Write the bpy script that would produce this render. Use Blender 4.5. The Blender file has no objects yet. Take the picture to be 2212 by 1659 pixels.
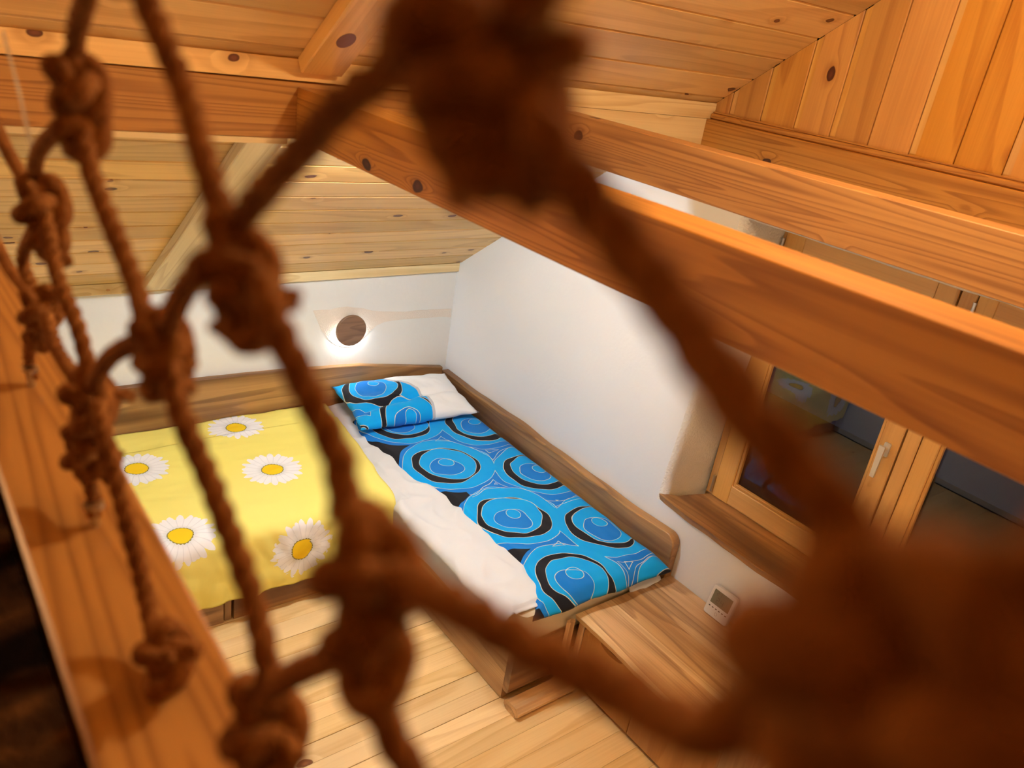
import bpy, bmesh, math, random
from mathutils import Vector, Matrix, noise
random.seed(7)
SC = bpy.context.scene
COL = SC.collection
PI = math.pi
# ------------------------------------------------------------------ camera
cd = bpy.data.cameras.new('camera'); cam = bpy.data.objects.new('camera', cd); COL.objects.link(cam)
cd.sensor_fit = 'HORIZONTAL'; cd.sensor_width = 36; cd.lens = 28.362
CAM = Vector((-2.94893, -4.12302, 2.16700))
cam.matrix_world = Matrix(((0.788741, 0.138525, -0.598915, CAM.x), (-0.596835, 0.405908, -0.692118, CAM.y),
                           (0.147229, 0.903355, 0.402833, CAM.z), (0, 0, 0, 1)))
cd.clip_start = 0.005; cd.clip_end = 60
cd.dof.use_dof = True; cd.dof.focus_distance = 4.2; cd.dof.aperture_fstop = 4.6
SC.camera = cam
# ------------------------------------------------------------------ world (night) and exposure
w = bpy.data.worlds.new('world'); SC.world = w; w.use_nodes = True
w.node_tree.nodes['Background'].inputs[0].default_value = (0.02, 0.03, 0.06, 1)
w.node_tree.nodes['Background'].inputs[1].default_value = 0.12
SC.view_settings.view_transform = 'Standard'; SC.view_settings.look = 'None'
SC.view_settings.gamma = 1.0; SC.view_settings.use_curve_mapping = False
SC.view_settings.exposure = 1.0
LED_E = 215.0       # led batten behind the purlin
LED2_E = 200.0       # the same behind the opposite purlin
RIDGE_E = 140.0     # globe lamp under the ridge
LOFT_E = 66.0       # warm globe in the loft
SCONCE_E = 110.0     # wall lamp

# ------------------------------------------------------------------ helpers: objects
WM = {}
def link(o, parent=None, M=None):
    M = M or Matrix.Identity(4)
    COL.objects.link(o); WM[o.name] = M
    if parent is not None:
        o.parent = parent
        o.matrix_basis = WM[parent.name].inverted() @ M
    else:
        o.matrix_basis = M
    return o
def tag(o, label=None, cat=None, group=None, kind=None):
    if label: o['label'] = label
    if cat: o['category'] = cat
    if group: o['group'] = group
    if kind: o['kind'] = kind
    return o
def empty(name, loc, label=None, cat=None, group=None, kind=None):
    o = bpy.data.objects.new(name, None); o.empty_display_size = 0.05
    link(o, None, Matrix.Translation(Vector(loc)))
    return tag(o, label, cat, group, kind)
def meshobj(name, vs, fs, mat, parent=None, loc=(0, 0, 0), M=None, smooth=False):
    """vs in world coordinates when M is None (origin moved to loc), otherwise local to M"""
    me = bpy.data.meshes.new(name)
    L = Vector(loc)
    if M is None:
        vs = [Vector(v) - L for v in vs]; M = Matrix.Translation(L)
    me.from_pydata([tuple(v) for v in vs], [], fs)
    fix(me, smooth)
    if mat: me.materials.append(mat)
    o = bpy.data.objects.new(name, me)
    return link(o, parent, M)
def fix(me, smooth):
    bm = bmesh.new(); bm.from_mesh(me)
    bmesh.ops.recalc_face_normals(bm, faces=bm.faces)
    bm.to_mesh(me); bm.free()
    if smooth:
        for p in me.polygons: p.use_smooth = True
    me.update()
_cache = {}
def bar_mesh(L, w, h, ch):
    key = (round(L, 4), round(w, 4), round(h, 4), round(ch, 4))
    if key in _cache: return _cache[key].copy() if False else _cache[key]
    a, b = w / 2, h / 2
    pr = [(-a + ch, -b), (a - ch, -b), (a, -b + ch), (a, b - ch), (a - ch, b), (-a + ch, b), (-a, b - ch), (-a, -b + ch)]
    vs = [(-L / 2, y, z) for y, z in pr] + [(L / 2, y, z) for y, z in pr]
    fs = [[i, (i + 1) % 8, 8 + (i + 1) % 8, 8 + i] for i in range(8)] + [list(range(7, -1, -1)), list(range(8, 16))]
    me = bpy.data.meshes.new('bar'); me.from_pydata(vs, [], fs); fix(me, False)
    _cache[key] = me
    return me
def frame(p0, p1, up):
    x = (Vector(p1) - Vector(p0)).normalized(); z = Vector(up); z = (z - x * z.dot(x)).normalized(); y = z.cross(x)
    c = (Vector(p0) + Vector(p1)) / 2
    return Matrix(((x.x, y.x, z.x, c.x), (x.y, y.y, z.y, c.y), (x.z, y.z, z.z, c.z), (0, 0, 0, 1)))
def bar(name, p0, p1, w, h, mat, parent=None, up=(0, 0, 1), ch=0.003):
    """bevelled bar: local x runs along its length, w across, h along 'up'"""
    L = (Vector(p1) - Vector(p0)).length
    src = bar_mesh(L, w, h, ch)
    key = (src.name, mat.name)
    if key not in _cache:
        me = src.copy(); me.materials.append(mat); _cache[key] = me
    o = bpy.data.objects.new(name, _cache[key])
    return link(o, parent, frame(p0, p1, up))
def boxbar(name, lo, hi, axis, mat, parent=None, ch=0.003):
    """axis aligned box from corner lo to corner hi; grain along axis 'x','y','z'"""
    lo, hi = Vector(lo), Vector(hi); c = (lo + hi) / 2; d = hi - lo
    if axis == 'x': return bar(name, (lo.x, c.y, c.z), (hi.x, c.y, c.z), d.y, d.z, mat, parent, (0, 0, 1), ch)
    if axis == 'y': return bar(name, (c.x, lo.y, c.z), (c.x, hi.y, c.z), d.x, d.z, mat, parent, (0, 0, 1), ch)
    return bar(name, (c.x, c.y, lo.z), (c.x, c.y, hi.z), d.y, d.x, mat, parent, (1, 0, 0), ch)
def tube(pts, rad, seg=8, closed=False):
    vs, fs = [], []
    n = len(pts); pts = [Vector(p) for p in pts]
    T = []
    for i in range(n):
        if closed: t = pts[(i + 1) % n] - pts[i - 1]
        else: t = pts[min(i + 1, n - 1)] - pts[max(i - 1, 0)]
        T.append(t.normalized() if t.length > 1e-9 else Vector((0, 0, 1)))
    u = T[0].orthogonal().normalized()
    for i in range(n):
        u = (u - T[i] * u.dot(T[i])); u = u.normalized() if u.length > 1e-6 else T[i].orthogonal().normalized()
        v = T[i].cross(u); r = rad[i] if isinstance(rad, (list, tuple)) else rad
        for k in range(seg):
            a = 2 * PI * k / seg
            vs.append(pts[i] + (u * math.cos(a) + v * math.sin(a)) * r)
    m = n if closed else n - 1
    for i in range(m):
        for k in range(seg):
            j = (i + 1) % n
            fs.append([i * seg + k, i * seg + (k + 1) % seg, j * seg + (k + 1) % seg, j * seg + k])
    if not closed:
        fs.append(list(range(seg - 1, -1, -1))); fs.append([(n - 1) * seg + k for k in range(seg)])
    return vs, fs
def catmull(P, step):
    P = [Vector(p) for p in P]
    if len(P) < 3:
        P = [P[0], (P[0] + P[-1]) / 2, P[-1]]
    Q = [2 * P[0] - P[1]] + P + [2 * P[-1] - P[-2]]
    out = []
    for i in range(1, len(Q) - 2):
        n = max(2, int((Q[i + 1] - Q[i]).length / step))
        for k in range(n):
            t = k / n
            out.append(0.5 * ((2 * Q[i]) + (Q[i + 1] - Q[i - 1]) * t + (2 * Q[i - 1] - 5 * Q[i] + 4 * Q[i + 1] - Q[i + 2]) * t * t
                              + (3 * Q[i] - Q[i - 1] - 3 * Q[i + 1] + Q[i + 2]) * t ** 3))
    out.append(P[-1])
    return out
def join(parts):
    vs, fs = [], []
    for a, b in parts:
        o = len(vs); vs += list(a); fs += [[i + o for i in f] for f in b]
    return vs, fs
def lathe(prof, seg=32):
    vs, fs = [], []
    n = len(prof)
    for k in range(seg):
        a = 2 * PI * k / seg
        for r, z in prof: vs.append((r * math.cos(a), r * math.sin(a), z))
    for k in range(seg):
        for i in range(n - 1):
            fs.append([k * n + i, ((k + 1) % seg) * n + i, ((k + 1) % seg) * n + i + 1, k * n + i + 1])
    fs.append([k * n for k in range(seg)][::-1]); fs.append([k * n + n - 1 for k in range(seg)])
    return vs, fs
def prism(poly, t, fn):
    """poly: 2D outline; fn(u, v, d) -> world point; d runs from 0 to t"""
    n = len(poly)
    vs = [fn(u, v, 0) for u, v in poly] + [fn(u, v, t) for u, v in poly]
    fs = [list(range(n)), list(range(2 * n - 1, n - 1, -1))] + [[i, (i + 1) % n, n + (i + 1) % n, n + i] for i in range(n)]
    return vs, fs
def rounded(w, h, r, n=5):
    out = []
    for cx, cy, a0 in ((w / 2 - r, h / 2 - r, 0), (-w / 2 + r, h / 2 - r, PI / 2), (-w / 2 + r, -h / 2 + r, PI), (w / 2 - r, -h / 2 + r, 1.5 * PI)):
        for k in range(n + 1):
            a = a0 + PI / 2 * k / n
            out.append((cx + r * math.cos(a), cy + r * math.sin(a)))
    return out
def lerp_tab(tab, t):
    if t <= tab[0][0]: return tab[0][1]
    for (a, va), (b, vb) in zip(tab, tab[1:]):
        if t <= b:
            s = (t - a) / (b - a); s = s * s * (3 - 2 * s)
            return va + (vb - va) * s
    return tab[-1][1]
def sheet(nu, nv, fn, thick):
    """closed cloth: fn(u,v) in 0..1 -> top point; underside sits 'thick' below"""
    vs, fs = [], []
    for j in range(nv + 1):
        for i in range(nu + 1): vs.append(Vector(fn(i / nu, j / nv)))
    N = len(vs)
    vs += [v + Vector((0, 0, -thick)) for v in vs]
    W = nu + 1
    for j in range(nv):
        for i in range(nu):
            a = j * W + i
            fs.append([a, a + 1, a + W + 1, a + W]); fs.append([N + a, N + a + W, N + a + W + 1, N + a + 1])
    for i in range(nu):
        fs.append([i, N + i, N + i + 1, i + 1]); a = nv * W + i; fs.append([a, a + 1, N + a + 1, N + a])
    for j in range(nv):
        a = j * W; fs.append([a, a + W, N + a + W, N + a]); a = j * W + nu; fs.append([a, N + a, N + a + W, a + W])
    return vs, fs
def nz(x, y, z=0.0): return noise.noise(Vector((x, y, z)))

# ------------------------------------------------------------------ helpers: materials
class NT:
    def __init__(s, name):
        s.m = bpy.data.materials.new(name); s.m.use_nodes = True; s.t = s.m.node_tree
        s.b = s.t.nodes['Principled BSDF']; s.out = s.t.nodes['Material Output']
    def new(s, typ, **kw):
        n = s.t.nodes.new(typ)
        for k, v in kw.items(): setattr(n, k, v)
        return n
    def lk(s, a, b): s.t.links.new(a, b)
    def put(s, sock, v):
        if hasattr(v, 'is_output') or isinstance(v, bpy.types.NodeSocket): s.lk(v, sock)
        elif v is not None: sock.default_value = v
    def math(s, op, a, b=None, c=None, clamp=False):
        n = s.new('ShaderNodeMath', operation=op, use_clamp=clamp)
        s.put(n.inputs[0], a)
        if b is not None: s.put(n.inputs[1], b)
        if c is not None: s.put(n.inputs[2], c)
        return n.outputs[0]
    def vmath(s, op, a, b=None):
        n = s.new('ShaderNodeVectorMath', operation=op); s.put(n.inputs[0], a)
        if b is not None: s.put(n.inputs[1], b)
        return n.outputs['Value'] if op in ('LENGTH', 'DISTANCE', 'DOT_PRODUCT') else n.outputs[0]
    def mix(s, f, a, b, blend='MIX'):
        n = s.new('ShaderNodeMix', data_type='RGBA', blend_type=blend)
        s.put(n.inputs[0], f); s.put(n.inputs[6], a); s.put(n.inputs[7], b)
        return n.outputs[2]
    def ramp(s, f, stops, interp='LINEAR'):
        n = s.new('ShaderNodeValToRGB'); r = n.color_ramp; r.interpolation = interp
        while len(r.elements) < len(stops): r.elements.new(0.5)
        for e, (p, c) in zip(r.elements, stops):
            e.position = p; e.color = c if len(c) == 4 else (*c, 1)
        s.put(n.inputs[0], f); return n.outputs[0]
    def noise(s, vec, scale, detail=2.0, rough=0.5):
        n = s.new('ShaderNodeTexNoise'); s.put(n.inputs['Vector'], vec)
        n.inputs['Scale'].default_value = scale; n.inputs['Detail'].default_value = detail; n.inputs['Roughness'].default_value = rough
        return n
    def step(s, v, a, b):
        n = s.new('ShaderNodeMapRange', interpolation_type='SMOOTHSTEP'); s.put(n.inputs[0], v)
        n.inputs[1].default_value = a; n.inputs[2].default_value = b
        return n.outputs[0]
    def bump(s, h, strength, dist=0.01):
        n = s.new('ShaderNodeBump'); n.inputs['Strength'].default_value = strength; n.inputs['Distance'].default_value = dist
        s.put(n.inputs['Height'], h); s.lk(n.outputs[0], s.b.inputs['Normal'])
    def coord(s): return s.new('ShaderNodeTexCoord').outputs['Object']
    def rand(s): return s.new('ShaderNodeObjectInfo').outputs['Random']
def c4(c): return (*c, 1) if len(c) == 3 else c
def wood(name, light, mid, dark, knotc, ring=7.0, knots=0.3, var=0.16, rough=0.42, across=5.0, along=0.55, streak=0.35, axis='x', knotscale=6.0, fiber=0.3, ringc=0.5):
    t = NT(name); P = t.coord()
    if axis == 'y':
        sp = t.new('ShaderNodeSeparateXYZ'); t.lk(P, sp.inputs[0]); cb = t.new('ShaderNodeCombineXYZ')
        t.lk(sp.outputs[1], cb.inputs[0]); t.lk(sp.outputs[0], cb.inputs[1]); t.lk(sp.outputs[2], cb.inputs[2]); P = cb.outputs[0]
    if axis == 'z':
        sp = t.new('ShaderNodeSeparateXYZ'); t.lk(P, sp.inputs[0]); cb = t.new('ShaderNodeCombineXYZ')
        t.lk(sp.outputs[2], cb.inputs[0]); t.lk(sp.outputs[0], cb.inputs[1]); t.lk(sp.outputs[1], cb.inputs[2]); P = cb.outputs[0]
    R = t.rand()
    off = t.math('MULTIPLY', R, 53.0)
    cb = t.new('ShaderNodeCombineXYZ'); t.lk(off, cb.inputs[0]); t.lk(t.math('MULTIPLY', R, 17.0), cb.inputs[1]); t.lk(t.math('MULTIPLY', R, 29.0), cb.inputs[2])
    Q = t.vmath('ADD', P, cb.outputs[0])
    n1 = t.noise(t.vmath('MULTIPLY', Q, (along, across, across)), 1.0, 1.2, 0.4).outputs[0]
    sq = t.new('ShaderNodeSeparateXYZ'); t.lk(Q, sq.inputs[0]); kq = t.new('ShaderNodeCombineXYZ')
    t.lk(t.math('MULTIPLY', sq.outputs[0], 0.62), kq.inputs[0]); t.lk(t.math('ADD', sq.outputs[1], sq.outputs[2]), kq.inputs[1])
    jit = t.noise(t.vmath('MULTIPLY', Q, (14, 22, 22)), 1.0, 2.0)
    kv = t.vmath('ADD', kq.outputs[0], t.vmath('MULTIPLY', t.vmath('SUBTRACT', jit.outputs['Color'], (0.5, 0.5, 0.5)), (0.02, 0.02, 0.0)))
    vo = t.new('ShaderNodeTexVoronoi', voronoi_dimensions='2D'); t.lk(kv, vo.inputs['Vector']); vo.inputs['Scale'].default_value = knotscale
    spc = t.new('ShaderNodeSeparateColor'); t.lk(vo.outputs['Color'], spc.inputs[0])
    pres = t.math('LESS_THAN', spc.outputs[0], knots)
    kd = vo.outputs['Distance']
    swirl = t.math('MULTIPLY', t.step(kd, 0.30, 0.02), pres)
    n = t.math('MULTIPLY_ADD', swirl, 0.10, n1)
    rg = t.math('FRACT', t.math('MULTIPLY', n, ring))
    rings = t.ramp(rg, [(0.0, (0.0,) * 3), (0.5, (0.18,) * 3), (0.86, (1,) * 3), (0.94, (0.9,) * 3), (1.0, (0.0,) * 3)])
    fb = t.noise(t.vmath('MULTIPLY', Q, (2.2, 120, 120)), 1.0, 2.0).outputs[0]
    lo = t.noise(t.vmath('MULTIPLY', Q, (0.5, 9, 9)), 1.0, 2.5).outputs[0]
    f = t.math('ADD', t.math('MULTIPLY', rings, ringc), t.math('MULTIPLY', t.math('SUBTRACT', fb, 0.5), fiber * 2), clamp=True)
    base = t.mix(t.step(lo, 0.35, 0.68), c4(light), c4(mid))
    base = t.mix(streak, c4(light), base)
    col = t.mix(f, base, c4(dark))
    r2 = t.math('FRACT', t.math('MULTIPLY', R, 7.31))
    val = t.math('MULTIPLY_ADD', r2, 2 * var, 1 - var)
    hs = t.new('ShaderNodeHueSaturation'); t.lk(col, hs.inputs['Color']); t.lk(val, hs.inputs['Value'])
    t.lk(t.math('MULTIPLY_ADD', t.math('FRACT', t.math('MULTIPLY', R, 13.7)), -0.12, 1.06), hs.inputs['Saturation'])
    kr = t.math('MULTIPLY_ADD', spc.outputs[1], 0.075, 0.025)
    km = t.math('MULTIPLY', t.step(t.math('SUBTRACT', kd, kr), 0.008, -0.008), pres)
    kcol = t.mix(t.step(kd, 0.01, 0.06), c4([k * 1.8 for k in knotc]), c4(knotc))
    col = t.mix(t.math('MULTIPLY', t.math('MULTIPLY', t.step(kd, 0.2, 0.05), pres), 0.45), hs.outputs[0], c4(dark))
    col = t.mix(km, col, kcol)
    t.lk(col, t.b.inputs['Base Color']); t.b.inputs['Roughness'].default_value = rough
    return t.m
def plain(name, col, rough=0.5, metal=0.0, emit=None, estr=0.0, bumps=None, spec=None):
    t = NT(name); t.b.inputs['Base Color'].default_value = c4(col); t.b.inputs['Roughness'].default_value = rough; t.b.inputs['Metallic'].default_value = metal
    if spec is not None: t.b.inputs['Specular IOR Level'].default_value = spec
    if emit: t.b.inputs['Emission Color'].default_value = c4(emit); t.b.inputs['Emission Strength'].default_value = estr
    if bumps:
        n = t.noise(t.coord(), bumps[0], 4.0).outputs[0]; t.bump(n, bumps[1], bumps[2])
        t.lk(t.mix(t.math('MULTIPLY', n, bumps[3] if len(bumps) > 3 else 0.0), c4(col), c4([c * 0.75 for c in col])), t.b.inputs['Base Color'])
    return t.m

PINE = wood('pine_ceiling', (0.86, 0.55, 0.20), (0.77, 0.43, 0.125), (0.52, 0.23, 0.055), (0.13, 0.04, 0.015), ring=8, knots=0.42, var=0.2, rough=0.38, knotscale=6, ringc=0.38)
PINEV = wood('pine_gable_plank', (0.62, 0.30, 0.07), (0.54, 0.225, 0.045), (0.36, 0.12, 0.024), (0.075, 0.018, 0.009), ring=7, knots=0.46, var=0.13, rough=0.36, knotscale=5.5)
TONGUE = wood('pine_tongue', (0.74, 0.43, 0.14), (0.66, 0.34, 0.09), (0.5, 0.22, 0.05), (0.2, 0.06, 0.02), ring=3, knots=0.0, var=0.08, rough=0.36)
BEAM = wood('pine_beam', (0.56, 0.275, 0.075), (0.46, 0.195, 0.045), (0.24, 0.08, 0.018), (0.05, 0.013, 0.008), ring=20, knots=0.13, var=0.05, rough=0.42, across=11, along=0.33, streak=0.6, knotscale=6, ringc=0.62)
PALE = wood('pale_spruce', (0.84, 0.66, 0.36), (0.78, 0.57, 0.27), (0.58, 0.36, 0.14), (0.30, 0.14, 0.05), ring=9, knots=0.06, var=0.05, rough=0.4, across=9, knotscale=5)
FLOORW = wood('spruce_floor', (0.90, 0.66, 0.34), (0.84, 0.56, 0.25), (0.64, 0.37, 0.13), (0.20, 0.07, 0.02), ring=6, knots=0.14, var=0.11, rough=0.35, knotscale=5, ringc=0.4)
ACACIA = wood('acacia', (0.49, 0.265, 0.105), (0.14, 0.06, 0.025), (0.14, 0.06, 0.025), (0.04, 0.016, 0.01), ring=6, knots=0.04, var=0.10, rough=0.36, streak=1.0, across=8, along=0.6)
ACACIAL = wood('acacia_light', (0.70, 0.45, 0.23), (0.42, 0.22, 0.095), (0.20, 0.09, 0.035), (0.06, 0.025, 0.012), ring=6, knots=0.06, var=0.2, rough=0.34, streak=0.75, across=7, along=0.8, fiber=0.4)
SAP = wood('acacia_sapwood', (0.84, 0.62, 0.36), (0.70, 0.47, 0.23), (0.42, 0.22, 0.08), (0.2, 0.1, 0.04), ring=5, knots=0.03, var=0.06, rough=0.36)
WINW = wood('larch_window', (0.74, 0.44, 0.16), (0.66, 0.36, 0.11), (0.48, 0.22, 0.06), (0.2, 0.08, 0.02), ring=4, knots=0.0, var=0.06, rough=0.33)
DISC = wood('walnut_disc', (0.42, 0.24, 0.13), (0.22, 0.11, 0.055), (0.11, 0.05, 0.025), (0.05, 0.02, 0.01), ring=8, knots=0.1, var=0.0, rough=0.5, across=14, along=2, streak=1.0)
WHITEWALL = plain('white_plaster', (0.80, 0.80, 0.81), 0.9, bumps=(45, 0.25, 0.004, 0.03), spec=0.2)
BACKWALL = plain('clay_plaster', (0.76, 0.735, 0.68), 0.92, bumps=(30, 0.3, 0.004, 0.12), spec=0.2)
PATCH = plain('rough_repair_plaster', (0.80, 0.70, 0.59), 0.95, bumps=(140, 0.9, 0.006, 0.25), spec=0.1)
REVEAL = plain('rough_white_plaster', (0.84, 0.82, 0.78), 0.95, bumps=(90, 0.8, 0.01, 0.06), spec=0.1)
WHITEFAB = plain('white_cotton', (0.68, 0.69, 0.71), 0.9, bumps=(600, 0.1, 0.001), spec=0.1)
MATT = plain('cream_mattress', (0.72, 0.64, 0.46), 0.9, bumps=(300, 0.2, 0.002), spec=0.1)
DARKGAP = plain('dark_backing', (0.05, 0.025, 0.012), 0.9)
STEEL = plain('brushed_steel', (0.62, 0.62, 0.62), 0.28, 1.0)
SILVER = plain('silver_lacquer', (0.72, 0.71, 0.70), 0.3, 0.6)
GREYW = plain('white_plastic', (0.72, 0.72, 0.74), 0.4)
LCD = plain('lcd_screen', (0.16, 0.165, 0.12), 0.25)
LCDINK = plain('lcd_ink', (0.05, 0.05, 0.04), 0.3)
BLACKP = plain('black_plastic', (0.015, 0.015, 0.015), 0.45)
def glassmat():
    t = NT('window_glass'); t.b.inputs['Base Color'].default_value = (1, 1, 1, 1); t.b.inputs['Roughness'].default_value = 0.0
    t.b.inputs['Transmission Weight'].default_value = 1.0; t.b.inputs['IOR'].default_value = 1.5
    return t.m
GLASS = glassmat()
def ropemat():
    t = NT('jute_rope'); P = t.coord()
    n = t.noise(P, 260, 3).outputs[0]; n2 = t.noise(P, 40, 2).outputs[0]
    col = t.ramp(t.math('ADD', t.math('MULTIPLY', n, 0.6), t.math('MULTIPLY', n2, 0.4)), [(0.3, (0.14, 0.045, 0.012)), (0.55, (0.31, 0.125, 0.036)), (0.75, (0.47, 0.23, 0.072))])
    t.lk(col, t.b.inputs['Base Color']); t.b.inputs['Roughness'].default_value = 0.9; t.b.inputs['Specular IOR Level'].default_value = 0.1
    t.bump(n, 0.6, 0.002); return t.m
ROPE = ropemat()

# ------------------------------------------------------------------ the shell
SLOPE = 0.73; Z0 = 0.715; FLOOR = -0.62; YF = -7.0; RIDGE = -3.5; XL = -5.2
def cz(y): return Z0 + SLOPE * (-y if y > RIDGE else (y - YF))
nrm = Vector((0, -SLOPE, -1)).normalized()          # points into the room from the near slope (rises towards -y)
# ceiling, slope over the beds: backing + boards
ceil = empty('ceiling', (0, 0, Z0), kind='structure')
tag(ceil, 'sloping pine board ceiling with long grooved boards')
def backing(name, pts, t, parent, mat):
    n = (Vector(pts[1]) - Vector(pts[0])).cross(Vector(pts[2]) - Vector(pts[0])).normalized()
    vs = [Vector(p) for p in pts] + [Vector(p) + n * t for p in pts]
    k = len(pts)
    fs = [list(range(k)), list(range(2 * k - 1, k - 1, -1))] + [[i, (i + 1) % k, k + (i + 1) % k, k + i] for i in range(k)]
    return meshobj(name, vs, fs, mat, parent)
up = Vector((0, SLOPE, 1)).normalized()
e = 0.03
backing('ceiling_deck', [(XL, 0.45, Z0 - 0.45 * SLOPE + e), (0.45, 0.45, Z0 - 0.45 * SLOPE + e), (0.45, RIDGE, cz(RIDGE) + e), (XL, RIDGE, cz(RIDGE) + e)], -0.04, ceil, DARKGAP)
BW = 0.125
ys = [0.0 + -0.05 - BW * i for i in range(0, 28)]
for i in range(27):
    a, b = -0.03 - BW * i, -0.03 - BW * (i + 1)
    ym = (a + b) / 2; zc = Z0 + SLOPE * -ym
    ln = BW * math.hypot(1, SLOPE)
    c = Vector((0, ym, zc)) - nrm * 0.010
    bar('board', (XL, c.y, c.z), (0.0, c.y, c.z), ln - 0.0022, 0.02, PINE, ceil, up=nrm, ch=0.005)
ceil2 = backing('ceiling', [(XL, YF - 0.4, cz(YF) - 0.4 * SLOPE), (0.45, YF - 0.4, cz(YF) - 0.4 * SLOPE), (0.45, RIDGE, cz(RIDGE)), (XL, RIDGE, cz(RIDGE))][::-1], -0.06, None, PINE)
tag(ceil2, 'far half of the pine ceiling beyond the ridge', kind='structure')
# rafter on the slope in line with the tie beam
def slope_pt(x, y, d): p = Vector((x, y, Z0 - SLOPE * y)) + nrm * d; return p
def rafter(x0, x1, ya, yb, name, label, mat):
    xm = (x0 + x1) / 2
    o = bar(name, slope_pt(xm, ya, 0.024), slope_pt(xm, yb, 0.024), x1 - x0, 0.05, mat, None, up=nrm, ch=0.004)
    tag(o, label, 'rafter'); return o
rafter(-1.925, -1.795, -0.03, -1.70, 'rafter_trim', 'pale pine rafter board running down the slope below the purlin', PALE)
rafter(-1.905, -1.775, -1.745, -3.45, 'rafter_trim', 'pine rafter board with a big oval knot above the purlin', PINE)
rf2 = bpy.data.objects['rafter_trim.001']
kc = slope_pt(-1.845, -1.895, 0.049); kx = Vector((1, 0, 0)); ky = Vector((0, -1, SLOPE)).normalized()
meshobj('wood_knot', *prism([(0.026 * math.cos(2 * PI * k / 20), 0.036 * math.sin(2 * PI * k / 20)) for k in range(20)], 0.0012, lambda u, v, d: kc + kx * u + ky * v + nrm * (d - 0.0005)), plain('dark_knot', (0.30, 0.12, 0.04), 0.4, bumps=(60, 0.2, 0.002, 0.6)), rf2, kc)
# floor
fl = empty('floor', (0, 0, FLOOR), kind='structure'); tag(fl, 'pale spruce plank floor')
backing('subfloor', [(XL, YF, FLOOR - 0.021), (0.3, YF, FLOOR - 0.021), (0.3, 0.3, FLOOR - 0.021), (XL, 0.3, FLOOR - 0.021)][::-1], 0.05, fl, DARKGAP)
js = [0.0 - 0.1 * i for i in range(0, 11)] + [-1.10, -1.213, -1.326, -1.435, -1.54, -1.645, -1.745, -1.843, -1.937, -2.03, -2.12]
js = sorted(set(round(v, 3) for v in js if v != -1.0), reverse=True)
while js[-1] > -4.4: js.append(js[-1] - 0.105)
bigs = (-1.10, -1.326, -1.54, -1.937, -2.12)
for a, b in zip(js, js[1:]):
    g0 = 0.003 if any(abs(a - q) < 0.002 for q in bigs) else 0.0006
    g1 = 0.003 if any(abs(b - q) < 0.002 for q in bigs) else 0.0006
    boxbar('plank', (-2.84, b + g1 / 2, FLOOR - 0.02), (-0.001, a - g0 / 2, FLOOR), 'x', FLOORW, fl, ch=0.0012)
boxbar('plank', (-2.84, YF, FLOOR - 0.02), (-0.001, js[-1] - 0.002, FLOOR), 'x', FLOORW, fl, ch=0.0012)
# back wall (low wall under the eaves) with repaired plaster patch
wb = meshobj('wall_back', *(lambda q: (q.verts, q.faces))(type('Q', (), dict(
    verts=[(XL, 0, FLOOR - 0.02), (0.0, 0, FLOOR - 0.02), (0.0, 0, 0.76), (XL, 0, 0.76), (XL, 0.15, FLOOR - 0.02), (0.0, 0.15, FLOOR - 0.02), (0.0, 0.15, 0.76), (XL, 0.15, 0.76)],
    faces=[[0, 1, 2, 3], [4, 5, 6, 7], [0, 1, 5, 4], [1, 2, 6, 5], [2, 3, 7, 6], [3, 0, 4, 7]]))), BACKWALL, None, (-2, 0, 0))
tag(wb, 'low off-white clay plaster wall under the eaves', kind='structure')
pp = [(-0.987, .484), (-.935, .487), (-.881, .485), (-.825, .49), (-.773, .492), (-.715, .484), (-.66, .471), (-.60, .455), (-.543, .444), (-.45, .432), (-.362, .425), (-.27, .426), (-.174, .423), (-.09, .421), (-.005, .416),
      (-.002, .354), (-.09, .362), (-.167, .367), (-.26, .369), (-.356, .374), (-.44, .374), (-.506, .371), (-.558, .351), (-.601, .317), (-.63, .29), (-.655, .267), (-.69, .247), (-.726, .23), (-.755, .228), (-.783, .232), (-.82, .246), (-.852, .267), (-.88, .295), (-.904, .328), (-.93, .365), (-.951, .407)]
pp = [(x + 0.006 * nz(x * 40, z * 40), z + 0.006 * nz(x * 40, z * 40, 5)) for x, z in pp]
vs, fs = prism(pp, 0.0025, lambda u, v, d: Vector((u, 0.001 - d, v)))
tag(meshobj('plaster_patch', vs, fs, PATCH, wb), 'rough pinkish repair plaster around the round lamp')
t1 = boxbar('trim_1', (XL, -0.022, 0.675), (-0.002, 0.0, 0.735), 'x', PALE, None, 0.004)
tag(t1, 'pale wooden trim strip between the low wall and the ceiling', kind='structure')
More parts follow.
